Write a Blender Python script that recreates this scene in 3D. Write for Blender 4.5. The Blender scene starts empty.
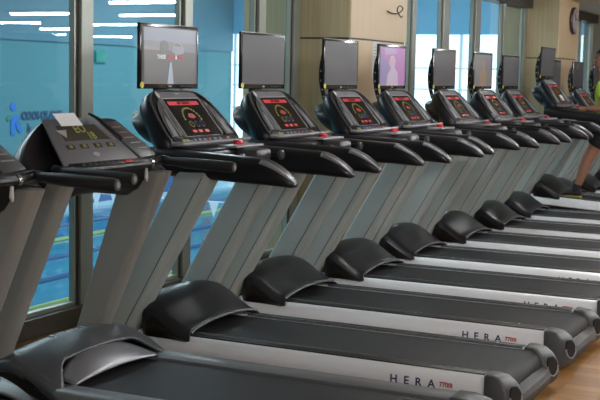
import bpy, bmesh, math, random
from mathutils import Vector, Matrix
random.seed(7)
sc = bpy.context.scene
col = sc.collection
# ------------------------------------------------------------------ camera
H_CAM = 1.4177
cam_d = bpy.data.cameras.new('camera'); cam = bpy.data.objects.new('camera', cam_d); col.objects.link(cam)
F_PX = 1182.6; YAW = 0.4526; PITCH = 0.1035; ROLL = 0.0206
fw = Vector((-math.sin(YAW)*math.cos(PITCH), math.cos(YAW)*math.cos(PITCH), -math.sin(PITCH)))
rt = fw.cross(Vector((0, 0, 1))).normalized(); up = rt.cross(fw)
r2 = rt*math.cos(ROLL) + up*math.sin(ROLL); u2 = -rt*math.sin(ROLL) + up*math.cos(ROLL)
M3 = Matrix((r2, u2, -fw)).transposed()
cam.matrix_world = Matrix.Translation((0, 0, H_CAM)) @ M3.to_4x4()
cam_d.sensor_width = 36; cam_d.lens = F_PX*36/600; cam_d.clip_start = 0.05; cam_d.clip_end = 200
cam_d.dof.use_dof = True; cam_d.dof.focus_distance = 6.2; cam_d.dof.aperture_fstop = 8.0
sc.camera = cam
# ------------------------------------------------------------------ world, exposure
w = bpy.data.worlds.new('world'); sc.world = w; w.use_nodes = True
bg = w.node_tree.nodes['Background']; bg.inputs[0].default_value = (0.82, 0.93, 1.0, 1); bg.inputs[1].default_value = 2.6
sc.view_settings.view_transform = 'Standard'; sc.view_settings.look = 'None'
sc.view_settings.gamma = 1; sc.view_settings.use_curve_mapping = False
sc.view_settings.exposure = 0.0
sc.cycles.use_denoising = True
LAMP = 175.0          # strength of the gym's linear ceiling lamps
HALL = 500.0         # watts of each area light added over the pool hall

# ------------------------------------------------------------------ materials
def lin(c):
    return tuple((x/12.92 if x <= .04045 else ((x+.055)/1.055)**2.4) for x in c)
def rgb(r, g, b): return lin((r/255, g/255, b/255)) + (1,)
def mat(name, color, rough=.5, metal=0., noise=0., nscale=30, emit=None, estr=1., coat=0., spec=.5, bump=0., stretch=None):
    m = bpy.data.materials.new(name); m.use_nodes = True
    nt = m.node_tree; b = nt.nodes['Principled BSDF']
    b.inputs['Base Color'].default_value = color; b.inputs['Roughness'].default_value = rough
    b.inputs['Metallic'].default_value = metal; b.inputs['Coat Weight'].default_value = coat
    b.inputs['Specular IOR Level'].default_value = spec
    tc = nt.nodes.new('ShaderNodeTexCoord'); mp = nt.nodes.new('ShaderNodeMapping'); nz = nt.nodes.new('ShaderNodeTexNoise')
    nt.links.new(tc.outputs['Object'], mp.inputs[0]); nt.links.new(mp.outputs[0], nz.inputs['Vector'])
    if stretch: mp.inputs['Scale'].default_value = stretch
    nz.inputs['Scale'].default_value = nscale; nz.inputs['Detail'].default_value = 3
    if noise:
        mx = nt.nodes.new('ShaderNodeMixRGB'); mx.blend_type = 'MIX'
        mx.inputs[1].default_value = tuple(c*(1-noise) for c in color[:3]) + (1,)
        mx.inputs[2].default_value = tuple(min(1, c*(1+noise)) for c in color[:3]) + (1,)
        nt.links.new(nz.outputs[0], mx.inputs[0]); nt.links.new(mx.outputs[0], b.inputs['Base Color'])
    if bump:
        bp = nt.nodes.new('ShaderNodeBump'); bp.inputs['Strength'].default_value = bump; bp.inputs['Distance'].default_value = .002
        nt.links.new(nz.outputs[0], bp.inputs['Height']); nt.links.new(bp.outputs[0], b.inputs['Normal'])
    if emit:
        b.inputs['Emission Color'].default_value = emit; b.inputs['Emission Strength'].default_value = estr
    return m
M = {}
M['black'] = mat('black plastic', rgb(22, 22, 25), .33, spec=.36, noise=.08, nscale=60, bump=.05)
M['black_soft'] = mat('black textured plastic', rgb(22, 22, 24), .45, noise=.1, nscale=150, bump=.15)
M['dark_rim'] = mat('dark grey plastic', rgb(62, 62, 66), .35, noise=.05)
M['grey_plate'] = mat('grey console plastic', rgb(112, 112, 117), .38, noise=.05)
M['light_grey'] = mat('light grey plastic', rgb(150, 150, 156), .35, noise=.05)
M['display'] = mat('black display glass', rgb(16, 15, 15), .12, noise=.05)
M['belt'] = mat('rubber running belt', rgb(29, 29, 31), .62, noise=.14, nscale=8, bump=.1, spec=.3, stretch=(.6, 3, 3))
M['silver'] = mat('brushed aluminium', rgb(242, 244, 248), .36, metal=.25, noise=.04, nscale=40, stretch=(.05, 6, 6))
M['chrome'] = mat('bright trim metal', rgb(225, 225, 228), .2, metal=.9, noise=.03)
M['upright'] = mat('silver grey painted metal', rgb(172, 180, 177), .3, metal=.25, noise=.04, nscale=6)
M['upright_old'] = mat('warm grey painted metal', rgb(146, 144, 138), .4, metal=.2, noise=.04, nscale=6)
M['hood_old'] = mat('charcoal painted hood', rgb(72, 74, 76), .38, metal=.25, noise=.05, nscale=20)
M['ramp_old'] = mat('grey metallic ramp', rgb(128, 128, 134), .3, metal=.5, noise=.04)
M['cap'] = mat('grey end cap plastic', rgb(62, 63, 66), .4, noise=.06, nscale=20)
M['rail_old'] = mat('grey painted rail', rgb(112, 112, 114), .36, metal=.3, noise=.05)
M['old_face'] = mat('slate grey console face', rgb(92, 92, 98), .4, noise=.05)
M['foot'] = mat('ribbed black footrail', rgb(36, 35, 36), .38, noise=.08)
M['red'] = mat('red plastic', rgb(200, 40, 50), .35, noise=.05)
M['red_led'] = mat('red led', rgb(60, 5, 8), .4, emit=rgb(225, 55, 68), estr=.6, noise=.05)
M['red_dim'] = mat('dim red led', rgb(60, 10, 12), .4, emit=rgb(190, 40, 40), estr=.4, noise=.05)
M['led_green'] = mat('yellow green led', rgb(40, 40, 10), .4, emit=rgb(150, 150, 60), estr=.4, noise=.05)
M['print_blue'] = mat('blue print', rgb(80, 95, 130), .4, noise=.05)
M['print_orange'] = mat('orange print', rgb(170, 120, 90), .4, noise=.05)
M['print_white'] = mat('white print', rgb(205, 205, 205), .5, noise=.02)
M['print_navy'] = mat('navy print', rgb(40, 52, 88), .4, noise=.02)
M['print_red'] = mat('dark red print', rgb(165, 50, 62), .4, noise=.02)
M['lcd'] = mat('olive lcd', rgb(58, 57, 48), .25, noise=.05)
M['lcd_on'] = mat('lit lcd segments', rgb(125, 123, 62), .4, emit=rgb(110, 110, 45), estr=.3, noise=.03)
M['tv_off'] = mat('switched off matte tv panel', rgb(58, 56, 60), .42, spec=.35, noise=.03, nscale=3)
M['tv_frame'] = mat('glossy black tv frame', rgb(18, 18, 20), .18, noise=.05)
M['yellow'] = mat('yellow sticker', rgb(205, 205, 60), .5, noise=.05)
M['paper'] = mat('white paper', rgb(230, 232, 235), .7, noise=.02)
M['rubber'] = mat('black rubber grip', rgb(30, 30, 31), .42, noise=.1, nscale=90, bump=.2)
M['steel'] = mat('polished steel', rgb(170, 170, 172), .22, metal=.9, noise=.05)
M['frame'] = mat('green grey window frame', rgb(150, 156, 146), .35, metal=.25, noise=.06, stretch=(1, 1, .1))
M['frame_dark'] = mat('dark bronze window profile', rgb(62, 58, 52), .4, metal=.3, noise=.1, stretch=(1, 1, .1))
M['sill'] = mat('bronze sill metal', rgb(92, 88, 80), .35, metal=.45, noise=.12, nscale=8)
M['ceiling'] = mat('warm grey ceiling', rgb(208, 200, 182), .8, noise=.05, nscale=5)
M['wall_grey'] = mat('grey green wall', rgb(142, 146, 136), .7, noise=.04, nscale=4)
M['wall_white'] = mat('off white wall', rgb(186, 182, 172), .8, noise=.03, nscale=4)
M['skin'] = mat('skin', rgb(158, 112, 88), .55, noise=.08, nscale=20)
M['hair'] = mat('dark hair', rgb(34, 28, 26), .6, noise=.2, nscale=60)
M['shirt'] = mat('lime green shirt', rgb(160, 195, 60), .8, noise=.08)
M['shorts'] = mat('black shorts', rgb(28, 28, 32), .8, noise=.1)
M['shoe'] = mat('dark running shoe', rgb(52, 44, 52), .7, noise=.15)
M['sole'] = mat('yellow green shoe sole', rgb(160, 158, 60), .6, noise=.1)
M['pool_wall'] = mat('teal blue hall wall', rgb(82, 134, 142), .75, noise=.05, nscale=.6, stretch=(1, .4, 1))
M['pool_wall_up'] = mat('grey blue upper wall', rgb(86, 128, 142), .75, noise=.08, nscale=.8, stretch=(1, .3, 2))
M['pool_end'] = mat('bright blue end wall', rgb(120, 185, 215), .75, noise=.08, nscale=.7, stretch=(.5, 1, 2))
M['pool_deck'] = mat('pale blue pool deck', rgb(150, 185, 200), .5, noise=.08, nscale=3)
M['pool_blue'] = mat('blue painted stand', rgb(40, 95, 150), .6, noise=.1)
M['pool_white'] = mat('white plastic', rgb(220, 232, 240), .5, noise=.04)
M['rope_yellow'] = mat('yellow lane rope', rgb(128, 150, 84), .5, noise=.1)
M['rope_dark'] = mat('dark blue lane rope', rgb(28, 78, 122), .5, noise=.1)
M['logo_blue'] = mat('logo blue', rgb(30, 110, 190), .5, noise=.03)
M['logo_navy'] = mat('logo navy', rgb(18, 66, 100), .5, noise=.03)
M['logo_green'] = mat('logo green', rgb(40, 130, 90), .5, noise=.03)
M['exit_green'] = mat('lit green sign', rgb(44, 130, 118), .5, emit=rgb(50, 150, 120), estr=.1, noise=.03)
M['clock_face'] = mat('pale clock face', rgb(190, 180, 185), .3, noise=.03)
M['clock_rim'] = mat('dark clock rim', rgb(50, 36, 34), .3, noise=.05)
M['lamp'] = mat('lit lamp tube', rgb(240, 245, 255), .5, emit=(.96, .98, 1, 1), estr=LAMP, noise=.01)
M['lamp_hall'] = mat('lit hall lamp', rgb(240, 245, 255), .5, emit=(.85, .95, 1, 1), estr=4, noise=.01)
M['outlet'] = mat('outlet plastic', rgb(180, 186, 182), .5, noise=.03)
M['swim_red'] = mat('red swimwear', rgb(150, 45, 70), .7, noise=.1)
M['swim_green'] = mat('teal swimwear', rgb(50, 110, 110), .7, noise=.1)

def laminate(name, c1, c2):
    m = bpy.data.materials.new(name); m.use_nodes = True; nt = m.node_tree; b = nt.nodes['Principled BSDF']
    b.inputs['Roughness'].default_value = .5
    tc = nt.nodes.new('ShaderNodeTexCoord'); mp = nt.nodes.new('ShaderNodeMapping'); nz = nt.nodes.new('ShaderNodeTexNoise'); mx = nt.nodes.new('ShaderNodeMixRGB')
    mp.inputs['Scale'].default_value = (1, 1, .02); nz.inputs['Scale'].default_value = 55; nz.inputs['Detail'].default_value = 2
    nt.links.new(tc.outputs['Object'], mp.inputs[0]); nt.links.new(mp.outputs[0], nz.inputs['Vector']); nt.links.new(nz.outputs[0], mx.inputs[0])
    mx.inputs[1].default_value = c1; mx.inputs[2].default_value = c2; nt.links.new(mx.outputs[0], b.inputs['Base Color'])
    return m
M['laminate'] = laminate('beige wood grain laminate', rgb(152, 137, 104), rgb(186, 170, 134))
M['laminate_pale'] = laminate('pale beige laminate', rgb(212, 187, 148), rgb(224, 202, 164))

def wood_floor():
    m = bpy.data.materials.new('oak parquet'); m.use_nodes = True; nt = m.node_tree; b = nt.nodes['Principled BSDF']
    tc = nt.nodes.new('ShaderNodeTexCoord'); mp = nt.nodes.new('ShaderNodeMapping'); br = nt.nodes.new('ShaderNodeTexBrick')
    mp.inputs['Rotation'].default_value = (0, 0, math.radians(0))
    br.inputs['Scale'].default_value = 1; br.inputs['Brick Width'].default_value = .5; br.inputs['Row Height'].default_value = .09
    br.inputs['Mortar Size'].default_value = .002; br.inputs['Color1'].default_value = rgb(180, 134, 78); br.inputs['Color2'].default_value = rgb(146, 102, 55)
    br.inputs['Mortar'].default_value = rgb(90, 64, 38)
    nz = nt.nodes.new('ShaderNodeTexNoise'); nz.inputs['Scale'].default_value = 6
    mp2 = nt.nodes.new('ShaderNodeMapping'); mp2.inputs['Scale'].default_value = (1, 12, 1)
    mx = nt.nodes.new('ShaderNodeMixRGB'); mx.blend_type = 'MULTIPLY'; mx.inputs[0].default_value = .35
    nt.links.new(tc.outputs['Object'], mp.inputs[0]); nt.links.new(mp.outputs[0], br.inputs['Vector'])
    nt.links.new(tc.outputs['Object'], mp2.inputs[0]); nt.links.new(mp2.outputs[0], nz.inputs['Vector'])
    nt.links.new(br.outputs['Color'], mx.inputs[1]); nt.links.new(nz.outputs[0], mx.inputs[2]); nt.links.new(mx.outputs[0], b.inputs['Base Color'])
    b.inputs['Roughness'].default_value = .35
    return m
M['floor'] = wood_floor()

def glass():
    m = bpy.data.materials.new('window glass'); m.use_nodes = True; nt = m.node_tree
    for n in list(nt.nodes): nt.nodes.remove(n)
    out = nt.nodes.new('ShaderNodeOutputMaterial'); tr = nt.nodes.new('ShaderNodeBsdfTransparent'); gl = nt.nodes.new('ShaderNodeBsdfGlossy')
    lw = nt.nodes.new('ShaderNodeLayerWeight'); lw.inputs[0].default_value = .5; mx = nt.nodes.new('ShaderNodeMixShader')
    pw = nt.nodes.new('ShaderNodeMath'); pw.operation = 'POWER'; pw.inputs[1].default_value = 5
    fr = nt.nodes.new('ShaderNodeMath'); fr.operation = 'MULTIPLY_ADD'; fr.inputs[1].default_value = .93; fr.inputs[2].default_value = .045
    nt.links.new(lw.outputs['Facing'], pw.inputs[0]); nt.links.new(pw.outputs[0], fr.inputs[0])
    tr.inputs[0].default_value = (.88, .96, .98, 1); gl.inputs['Roughness'].default_value = .004; gl.inputs[0].default_value = (1, 1, 1, 1)
    nt.links.new(fr.outputs[0], mx.inputs[0]); nt.links.new(tr.outputs[0], mx.inputs[1]); nt.links.new(gl.outputs[0], mx.inputs[2]); nt.links.new(mx.outputs[0], out.inputs[0])
    return m
M['glass'] = glass()

def water():
    m = bpy.data.materials.new('pool water'); m.use_nodes = True; nt = m.node_tree; b = nt.nodes['Principled BSDF']
    tc = nt.nodes.new('ShaderNodeTexCoord'); nz = nt.nodes.new('ShaderNodeTexNoise'); bp = nt.nodes.new('ShaderNodeBump'); mx = nt.nodes.new('ShaderNodeMixRGB')
    mp = nt.nodes.new('ShaderNodeMapping'); mp.inputs['Scale'].default_value = (1, .5, 1)
    nt.links.new(tc.outputs['Object'], mp.inputs[0]); nt.links.new(mp.outputs[0], nz.inputs['Vector'])
    nz.inputs['Scale'].default_value = 2.2; nz.inputs['Detail'].default_value = 5
    mx.inputs[1].default_value = rgb(18, 90, 124); mx.inputs[2].default_value = rgb(40, 118, 148)
    nt.links.new(nz.outputs[0], mx.inputs[0]); nt.links.new(mx.outputs[0], b.inputs['Base Color'])
    nt.links.new(nz.outputs[0], bp.inputs['Height']); bp.inputs['Strength'].default_value = .35; bp.inputs['Distance'].default_value = .05
    nt.links.new(bp.outputs[0], b.inputs['Normal']); b.inputs['Roughness'].default_value = .12; b.inputs['Specular IOR Level'].default_value = .4
    return m
M['water'] = water()

# ------------------------------------------------------------------ helpers
def V(*a): return Vector(a)
def link(name, bm, m, parent=None, smooth=35, off=(0, 0, 0)):
    """turns a bmesh into one object, vertices moved by -off"""
    bmesh.ops.recalc_face_normals(bm, faces=bm.faces)
    if off != (0, 0, 0):
        for v in bm.verts: v.co -= Vector(off)
    me = bpy.data.meshes.new(name); bm.to_mesh(me); bm.free()
    me.materials.append(m)
    if smooth:
        for p in me.polygons: p.use_smooth = True
        me.set_sharp_from_angle(angle=math.radians(smooth))
    o = bpy.data.objects.new(name, me); col.objects.link(o)
    if parent: o.parent = parent
    return o
def NB(): return bmesh.new()
def box(bm, a, b, bev=0.):
    t = bmesh.new()
    x0, y0, z0 = a; x1, y1, z1 = b
    vs = [t.verts.new(p) for p in ((x0,y0,z0),(x1,y0,z0),(x1,y1,z0),(x0,y1,z0),(x0,y0,z1),(x1,y0,z1),(x1,y1,z1),(x0,y1,z1))]
    for f in ((0,3,2,1),(4,5,6,7),(0,1,5,4),(1,2,6,5),(2,3,7,6),(3,0,4,7)): t.faces.new([vs[i] for i in f])
    if bev: bmesh.ops.bevel(t, geom=t.edges[:], offset=bev, segments=2, profile=.5, affect='EDGES')
    merge(bm, t)
def merge(bm, t, mtx=None):
    if mtx: bmesh.ops.transform(t, matrix=mtx, verts=t.verts)
    me = bpy.data.meshes.new('tmp'); t.to_mesh(me); t.free(); bm.from_mesh(me); bpy.data.meshes.remove(me)
def prism(bm, prof, y0, y1, bev=0., axis='y', seg=2):
    """profile in (x,z) swept from y0 to y1"""
    t = bmesh.new()
    f = (lambda p, q: (p[0], q, p[1])) if axis == 'y' else ((lambda p, q: (q, p[0], p[1])) if axis == 'x' else (lambda p, q: (p[0], p[1], q)))
    A = [t.verts.new(f(p, y0)) for p in prof]; B = [t.verts.new(f(p, y1)) for p in prof]
    n = len(prof)
    t.faces.new(A); t.faces.new(B[::-1])
    for i in range(n): t.faces.new((A[i], B[i], B[(i+1) % n], A[(i+1) % n]))
    bmesh.ops.recalc_face_normals(t, faces=t.faces)
    if bev: bmesh.ops.bevel(t, geom=t.edges[:], offset=bev, segments=seg, profile=.5, affect='EDGES')
    merge(bm, t)
def loft(bm, rings, cap=True, closed=False):
    rs = [[bm.verts.new(p) for p in r] for r in rings]; n = len(rs[0])
    last = len(rs) if closed else len(rs)-1
    for i in range(last):
        a, b = rs[i], rs[(i+1) % len(rs)]
        for j in range(n): bm.faces.new((a[j], a[(j+1) % n], b[(j+1) % n], b[j]))
    if cap and not closed: bm.faces.new(rs[0]); bm.faces.new(rs[-1][::-1])
def tube(bm, pts, r, n=10, closed=False, cap=True):
    pts = [Vector(p) for p in pts]; rings = []; N = len(pts)
    rr = r if isinstance(r, (list, tuple)) else [r]*N
    prev = None
    for i, p in enumerate(pts):
        d = (pts[(i+1) % N] - pts[i-1]) if closed else (pts[min(i+1, N-1)] - pts[max(i-1, 0)])
        d.normalize()
        if prev is None:
            a = d.cross(Vector((0, 0, 1)))
            if a.length < .1: a = d.cross(Vector((0, 1, 0)))
        else: a = prev - d*prev.dot(d)
        a.normalize(); prev = a; b = d.cross(a)
        rings.append([p + (a*math.cos(t) + b*math.sin(t))*rr[i] for t in [2*math.pi*k/n for k in range(n)]])
    loft(bm, rings, cap, closed)
def grid(bm, f, nu, nv):
    g = [[bm.verts.new(f(i/nu, j/nv)) for j in range(nv+1)] for i in range(nu+1)]
    for i in range(nu):
        for j in range(nv): bm.faces.new((g[i][j], g[i+1][j], g[i+1][j+1], g[i][j+1]))
    return g
def disc(bm, c, rx, ry, ax, ay, n=20, thick=.002, nrm=None):
    c = Vector(c); ax = Vector(ax).normalized(); ay = Vector(ay).normalized(); nn = ax.cross(ay)
    r = lambda h: [c + ax*rx*math.cos(t) + ay*ry*math.sin(t) + nn*h for t in [2*math.pi*k/n for k in range(n)]]
    loft(bm, [r(-thick), r(thick)])
def spline(pts, n):
    """smooth curve through pts (Catmull-Rom), tuples of any length"""
    out = []; P = [pts[0]] + list(pts) + [pts[-1]]
    for i in range(1, len(P)-2):
        for k in range(n):
            t = k/n
            out.append(tuple(.5*((2*b) + (-a+c)*t + (2*a-5*b+4*c-d)*t*t + (-a+3*b-3*c+d)*t**3) for a, b, c, d in zip(P[i-1], P[i], P[i+1], P[i+2])))
    out.append(tuple(pts[-1])); return out
def text(name, s, size, m, mtx, parent=None, depth=.0006, off=(0, 0, 0), bold=0., spacing=1., shear=0.):
    """lettering as a thin mesh lying on a surface"""
    c = bpy.data.curves.new('t', 'FONT'); c.body = s; c.size = size; c.extrude = depth; c.offset = bold; c.space_character = spacing
    c.align_x = 'CENTER'; c.align_y = 'CENTER'; c.resolution_u = 2; c.shear = shear
    o = bpy.data.objects.new('t', c); col.objects.link(o)
    me = bpy.data.meshes.new_from_object(o.evaluated_get(bpy.context.evaluated_depsgraph_get()))
    bpy.data.objects.remove(o)
    me.transform(mtx)
    if off != (0, 0, 0): me.transform(Matrix.Translation(-Vector(off)))
    me.materials.clear(); me.materials.append(m); me.name = name
    o = bpy.data.objects.new(name, me); col.objects.link(o)
    if parent: o.parent = parent
    return o
def frame_mtx(origin, xdir, ydir):
    x = Vector(xdir).normalized(); y = Vector(ydir).normalized(); z = x.cross(y)
    m = Matrix((x, y, z)).transposed().to_4x4(); m.translation = Vector(origin); return m
def thing(name, label, cat, loc, group=None, rot=(0, 0, 0)):
    o = bpy.data.objects.new(name, None); col.objects.link(o); o.empty_display_size = .1
    o.location = loc; o.rotation_euler = rot; tag(o, label, cat, group); return o
def tag(o, label, cat, group=None, kind=None):
    o['label'] = label; o['category'] = cat
    if group: o['group'] = group
    if kind: o['kind'] = kind
    return o
def struct(name, bm, m, smooth=0):
    o = link(name, bm, m, None, smooth); o['kind'] = 'structure'; return o
def copy_tree(o, parent=None):
    c = o.copy(); col.objects.link(c)
    if parent: c.parent = parent
    for ch in [k for k in o.children]: copy_tree(ch, c)
    return c

# ------------------------------------------------------------------ room shell
GX = -4.04      # plane of the window wall
CZ = 2.45       # ceiling height
EY = 27.0       # far end of the gym
b = NB(); box(b, (GX-.12, -9, -.1), (14, EY, 0)); struct('floor', b, M['floor'])
b = NB(); box(b, (GX-.12, -9, CZ), (14, EY, CZ+.1)); struct('ceiling', b, M['ceiling'])
b = NB(); box(b, (-4.9, EY, -.1), (14, EY+.1, CZ)); struct('wall_end', b, M['wall_grey'])
b = NB(); box(b, (14, -9, -.1), (14.1, EY, CZ)); struct('wall_right', b, M['wall_white'])
b = NB(); box(b, (GX-.12, -9.1, -.1), (14, -9, CZ)); box(b, (GX-.12, -9, 0), (GX, -3, CZ)); struct('wall_back', b, M['wall_white'])
# far wall after the last narrow window
b = NB(); box(b, (GX-.12, 18.42, 0), (GX+.02, EY, CZ)); struct('wall_left', b, M['wall_grey'])
# floor slab edge and ceiling void that close the gym towards the pool hall
b = NB(); box(b, (GX-.12, -3, CZ+.1), (GX, EY, 5.2)); box(b, (GX-.12, -3, -3), (GX, EY, -.1)); struct('wall_hall_side', b, M['wall_white'])
# columns (clad in laminate, standing half outside the glass)
def column(n, y0, y1, x1, x0):
    b = NB(); zj = 1.715
    for za, zb in ((0, zj-.007), (zj+.007, CZ)):
        box(b, (x0, y0, za), (x1-.012, y1, zb))
    cw = struct('wall_column_%s' % n, b, M['laminate'])
    b = NB(); box(b, (x0+.01, y0+.006, 0), (x1-.016, y1-.006, CZ)); link('joint_backing', b, M['frame_dark'], cw, 0)
    b = NB()
    for za, zb in ((0, zj-.007), (zj+.007, CZ)): box(b, (x1-.012, y0+.002, za), (x1, y1, zb))
    o = struct('trim_%s' % n, b, M['laminate_pale'])
column('near', 8.19, 9.35, -3.588, -4.5); column('far', 14.605, 15.6, -3.599, -4.34)
# window frames
posts = [(2.2, 2.35), (3.3, 3.45), (4.35, 4.5), (5.385, 5.535), (6.48, 6.61), (7.48, 7.62), (8.05, 8.185), (9.36, 9.5), (10.56, 10.7), (11.44, 11.67), (12.49, 12.71), (13.56, 13.68), (14.45, 14.6), (15.61, 15.75), (16.6, 16.72), (17.52, 17.6), (18.3, 18.42)]
k = 3
for y0, y1 in posts:
    b = NB(); box(b, (GX-.03, y0+.035, .105), (GX+.035, y1, 2.325), .006)
    o = struct('trim_%d' % k, b, M['frame']); k += 1
    g = NB(); box(g, (GX-.025, y0, .105), (GX+.015, y0+.034, 2.325)); link('gasket_profile', g, M['frame_dark'], o, 0)
b = NB(); box(b, (GX-.1, -3, 2.325), (GX+.1, 18.42, CZ)); struct('trim_head', b, M['frame_dark'])
b = NB(); box(b, (GX-.1, -3, 0), (GX+.06, 18.42, .105), .005); struct('trim_sill', b, M['sill'])
wn = 1
edges = [(-3, 2.2)] + [(posts[i][1], posts[i+1][0]) for i in range(len(posts)-1)]
for y0, y1 in edges:
    if y0 > 8.1 and y0 < 8.3: continue
    if 14.59 < y0 < 14.7: continue
    b = NB(); box(b, (GX-.004, y0-.01, .1), (GX+.004, y1+.01, 2.33)); o = struct('window_%d' % wn, b, M['glass']); wn += 1
    b = NB(); w_ = .022
    for a, c in (((GX-.015, y0, .106), (GX+.02, y0+.012, 2.32)), ((GX-.015, y1-.012, .106), (GX+.02, y1, 2.32)), ((GX-.015, y0+.012, .106), (GX+.02, y1-.012, .106+w_))): box(b, a, c)
    link('window_frame', b, M['frame'], o, 0)

# ------------------------------------------------------------------ pool hall beyond the glass
WZ = -1.7
HX0, HY1 = -18.0, 32.0
b = NB(); box(b, (HX0-.2, -8, -3.0), (HX0, HY1, 2.15)); struct('wall_hall_far', b, M['pool_wall'])
b = NB(); box(b, (HX0-.2, -8, 2.15), (HX0+.05, HY1, 5.2)); struct('wall_hall_far_upper', b, M['pool_wall_up'])
b = NB(); box(b, (HX0, -8.2, -3), (GX-.12, -8, 5.2)); struct('wall_hall_back', b, M['pool_wall'])
b = NB(); box(b, (HX0-.2, -8.2, 5.2), (GX, HY1+.2, 5.4)); struct('ceiling_hall', b, M['pool_wall_up'])
b = NB(); box(b, (-16.0, -7, WZ-.1), (-6.2, 29.5, WZ)); wt = link('pool_water', b, M['water'], None, 0); wt['kind'] = 'structure'
b = NB()
for a, c in (((HX0, -8, -2.2), (-16.0, HY1, WZ+.06)), ((-6.2, -8, -2.2), (GX-.12, HY1, WZ+.06)), ((-16, 29.5, -2.2), (-6.2, HY1, WZ+.06)), ((-16, -8, -2.2), (-6.2, -7, WZ+.06))): box(b, a, c)
struct('floor_hall', b, M['pool_deck'])
# end wall: blue above, tall bright windows below
b = NB(); box(b, (HX0-.2, HY1, 2.7), (GX, HY1+.2, 5.2)); box(b, (HX0-.2, HY1, -3), (GX, HY1+.2, -1.2)); box(b, (GX, HY1, -3), (4, HY1+.2, 5.2)); struct('wall_hall_end', b, M['pool_end'])
b = NB()
x = HX0+.1
while x < GX:
    box(b, (x-.035, HY1+.02, -1.2), (x+.035, HY1+.12, 2.7)); x += 1.45
for z in (.45, 1.15, 1.75): box(b, (HX0, HY1+.04, z-.02), (GX, HY1+.1, z+.02))
struct('trim_hall_window', b, M['pool_white'])
for (xx, mm) in ((-14.8, 'rope_dark'), (-13.55, 'rope_yellow'), (-12.3, 'rope_dark'), (-11.05, 'rope_dark'), (-9.8, 'rope_yellow'), (-8.55, 'rope_dark'), (-7.3, 'rope_yellow')):
    b = NB(); tube(b, [(xx, -6.9, WZ+.01), (xx, 29.4, WZ+.01)], .05, 6)
    names = {-14.8: 'dark blue lane rope farthest from the gym windows', -13.55: 'yellow lane rope second farthest across the pool', -12.3: 'dark blue lane rope third farthest across the pool', -11.05: 'dark blue lane rope in the middle of the pool', -9.8: 'yellow lane rope in the nearer half of the pool', -8.55: 'dark blue lane rope second nearest to the gym windows', -7.3: 'yellow lane rope nearest to the gym windows'}
    tag(link('lane_rope', b, M[mm]), names[xx], 'lane rope', 'lane ropes floating on the pool')
# pennant string
pen = thing('pennant_string', 'string of white triangular pennants hanging across the swimming pool', 'pennants', (-11, 18, -.8))
b = NB(); tube(b, [(-16, 18, -.8), (-6, 18, -.8)], .008, 5); link('string', b, M['pool_white'], pen, off=(-11, 18, -.8))
x = -15.9
while x < -6.1:
    b = NB(); prism(b, [(x-.1, -.8), (x+.1, -.8), (x, -1.08)], 17.995, 18.005); link('pennant', b, M['pool_white'], pen, 0, off=(-11, 18, -.8)); x += .42
# blue stands along the far wall
for i, (ya, yb) in enumerate(((17.5, 19.4), (20.0, 21.9), (22.5, 24.4), (25.0, 26.9))):
    b = NB(); prism(b, [(-17.9, WZ+.06), (-16.6, WZ+.06), (-16.6, WZ+.5), (-17.1, WZ+.5), (-17.1, WZ+.95), (-17.9, WZ+.95)], ya, yb, .01)
    lab = ['leftmost blue stepped bench block by the far pool wall', 'second blue stepped bench block from the left across the pool', 'third blue stepped bench block from the left across the pool', 'rightmost blue stepped bench block by the far pool wall'][i]
    tag(link('bench_block', b, M['pool_blue']), lab, 'bench', 'blue bench blocks by the pool')
# wall sign on the far hall wall
sg = thing('wall_sign', 'blue figure emblem and navy lettering on the far teal pool wall', 'sign', (HX0, 22.2, 0))
o_ = (HX0, 22.2, 0); sx = HX0+.01
b = NB(); disc(b, (sx, 21.73, .60), .1, .1, (0, 1, 0), (0, 0, 1), 16, .01); link('emblem_head', b, M['logo_blue'], sg, off=o_)
def flat(poly, th=.01, x=None):
    b = NB(); prism(b, poly, (x or sx)-th, (x or sx)+th, 0, 'x'); return b
link('emblem_body', flat([(21.64, 0.4), (21.96, 0.4), (21.96, 0.33), (21.83, 0.28), (21.79, 0.18), (21.78, -0.06), (21.64, -0.06)]), M['logo_blue'], sg, 0, off=o_)
link('emblem_leg', flat([(21.8, 0.24), (21.92, 0.26), (22.05, 0.04), (21.96, -0.02), (21.85, 0.08)]), M['logo_blue'], sg, 0, off=o_)
link('emblem_arm', flat([(21.48, 0.33), (21.53, 0.38), (21.64, 0.4), (21.64, 0.32), (21.54, 0.26)]), M['logo_green'], sg, 0, off=o_)
text('lettering', 'COOI-OLANT', .25, M['logo_navy'], frame_mtx((sx+.012, 22.78, .38), (0, 1, 0), (0, 0, 1)), sg, .004, o_, bold=.014, spacing=.95)
text('lettering', 'k', .3, M['logo_navy'], frame_mtx((sx+.012, 22.3, .08), (0, 1, 0), (0, 0, 1)), sg, .004, o_, bold=.006)
b = NB(); box(b, (HX0, 24.9, 1.68), (HX0+.06, 25.35, 1.98), .01); tag(link('exit_sign', b, M['exit_green']), 'small lit green sign high on the teal pool hall wall', 'sign')
# unseen area lights added under the hall ceiling to brighten the hall
for i, (xx, yy) in enumerate(((-14, 6), (-14, 16), (-14, 26), (-8.5, 6), (-8.5, 16), (-8.5, 26))):
    L = bpy.data.lights.new('hall_fill', 'AREA'); L.shape = 'RECTANGLE'; L.size = 1.2; L.size_y = 5; L.energy = HALL; L.color = (.88, .96, 1)
    lo = bpy.data.objects.new('hall_fill', L); col.objects.link(lo); lo.location = (xx, yy, 5.1); lo['kind'] = 'structure'

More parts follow.
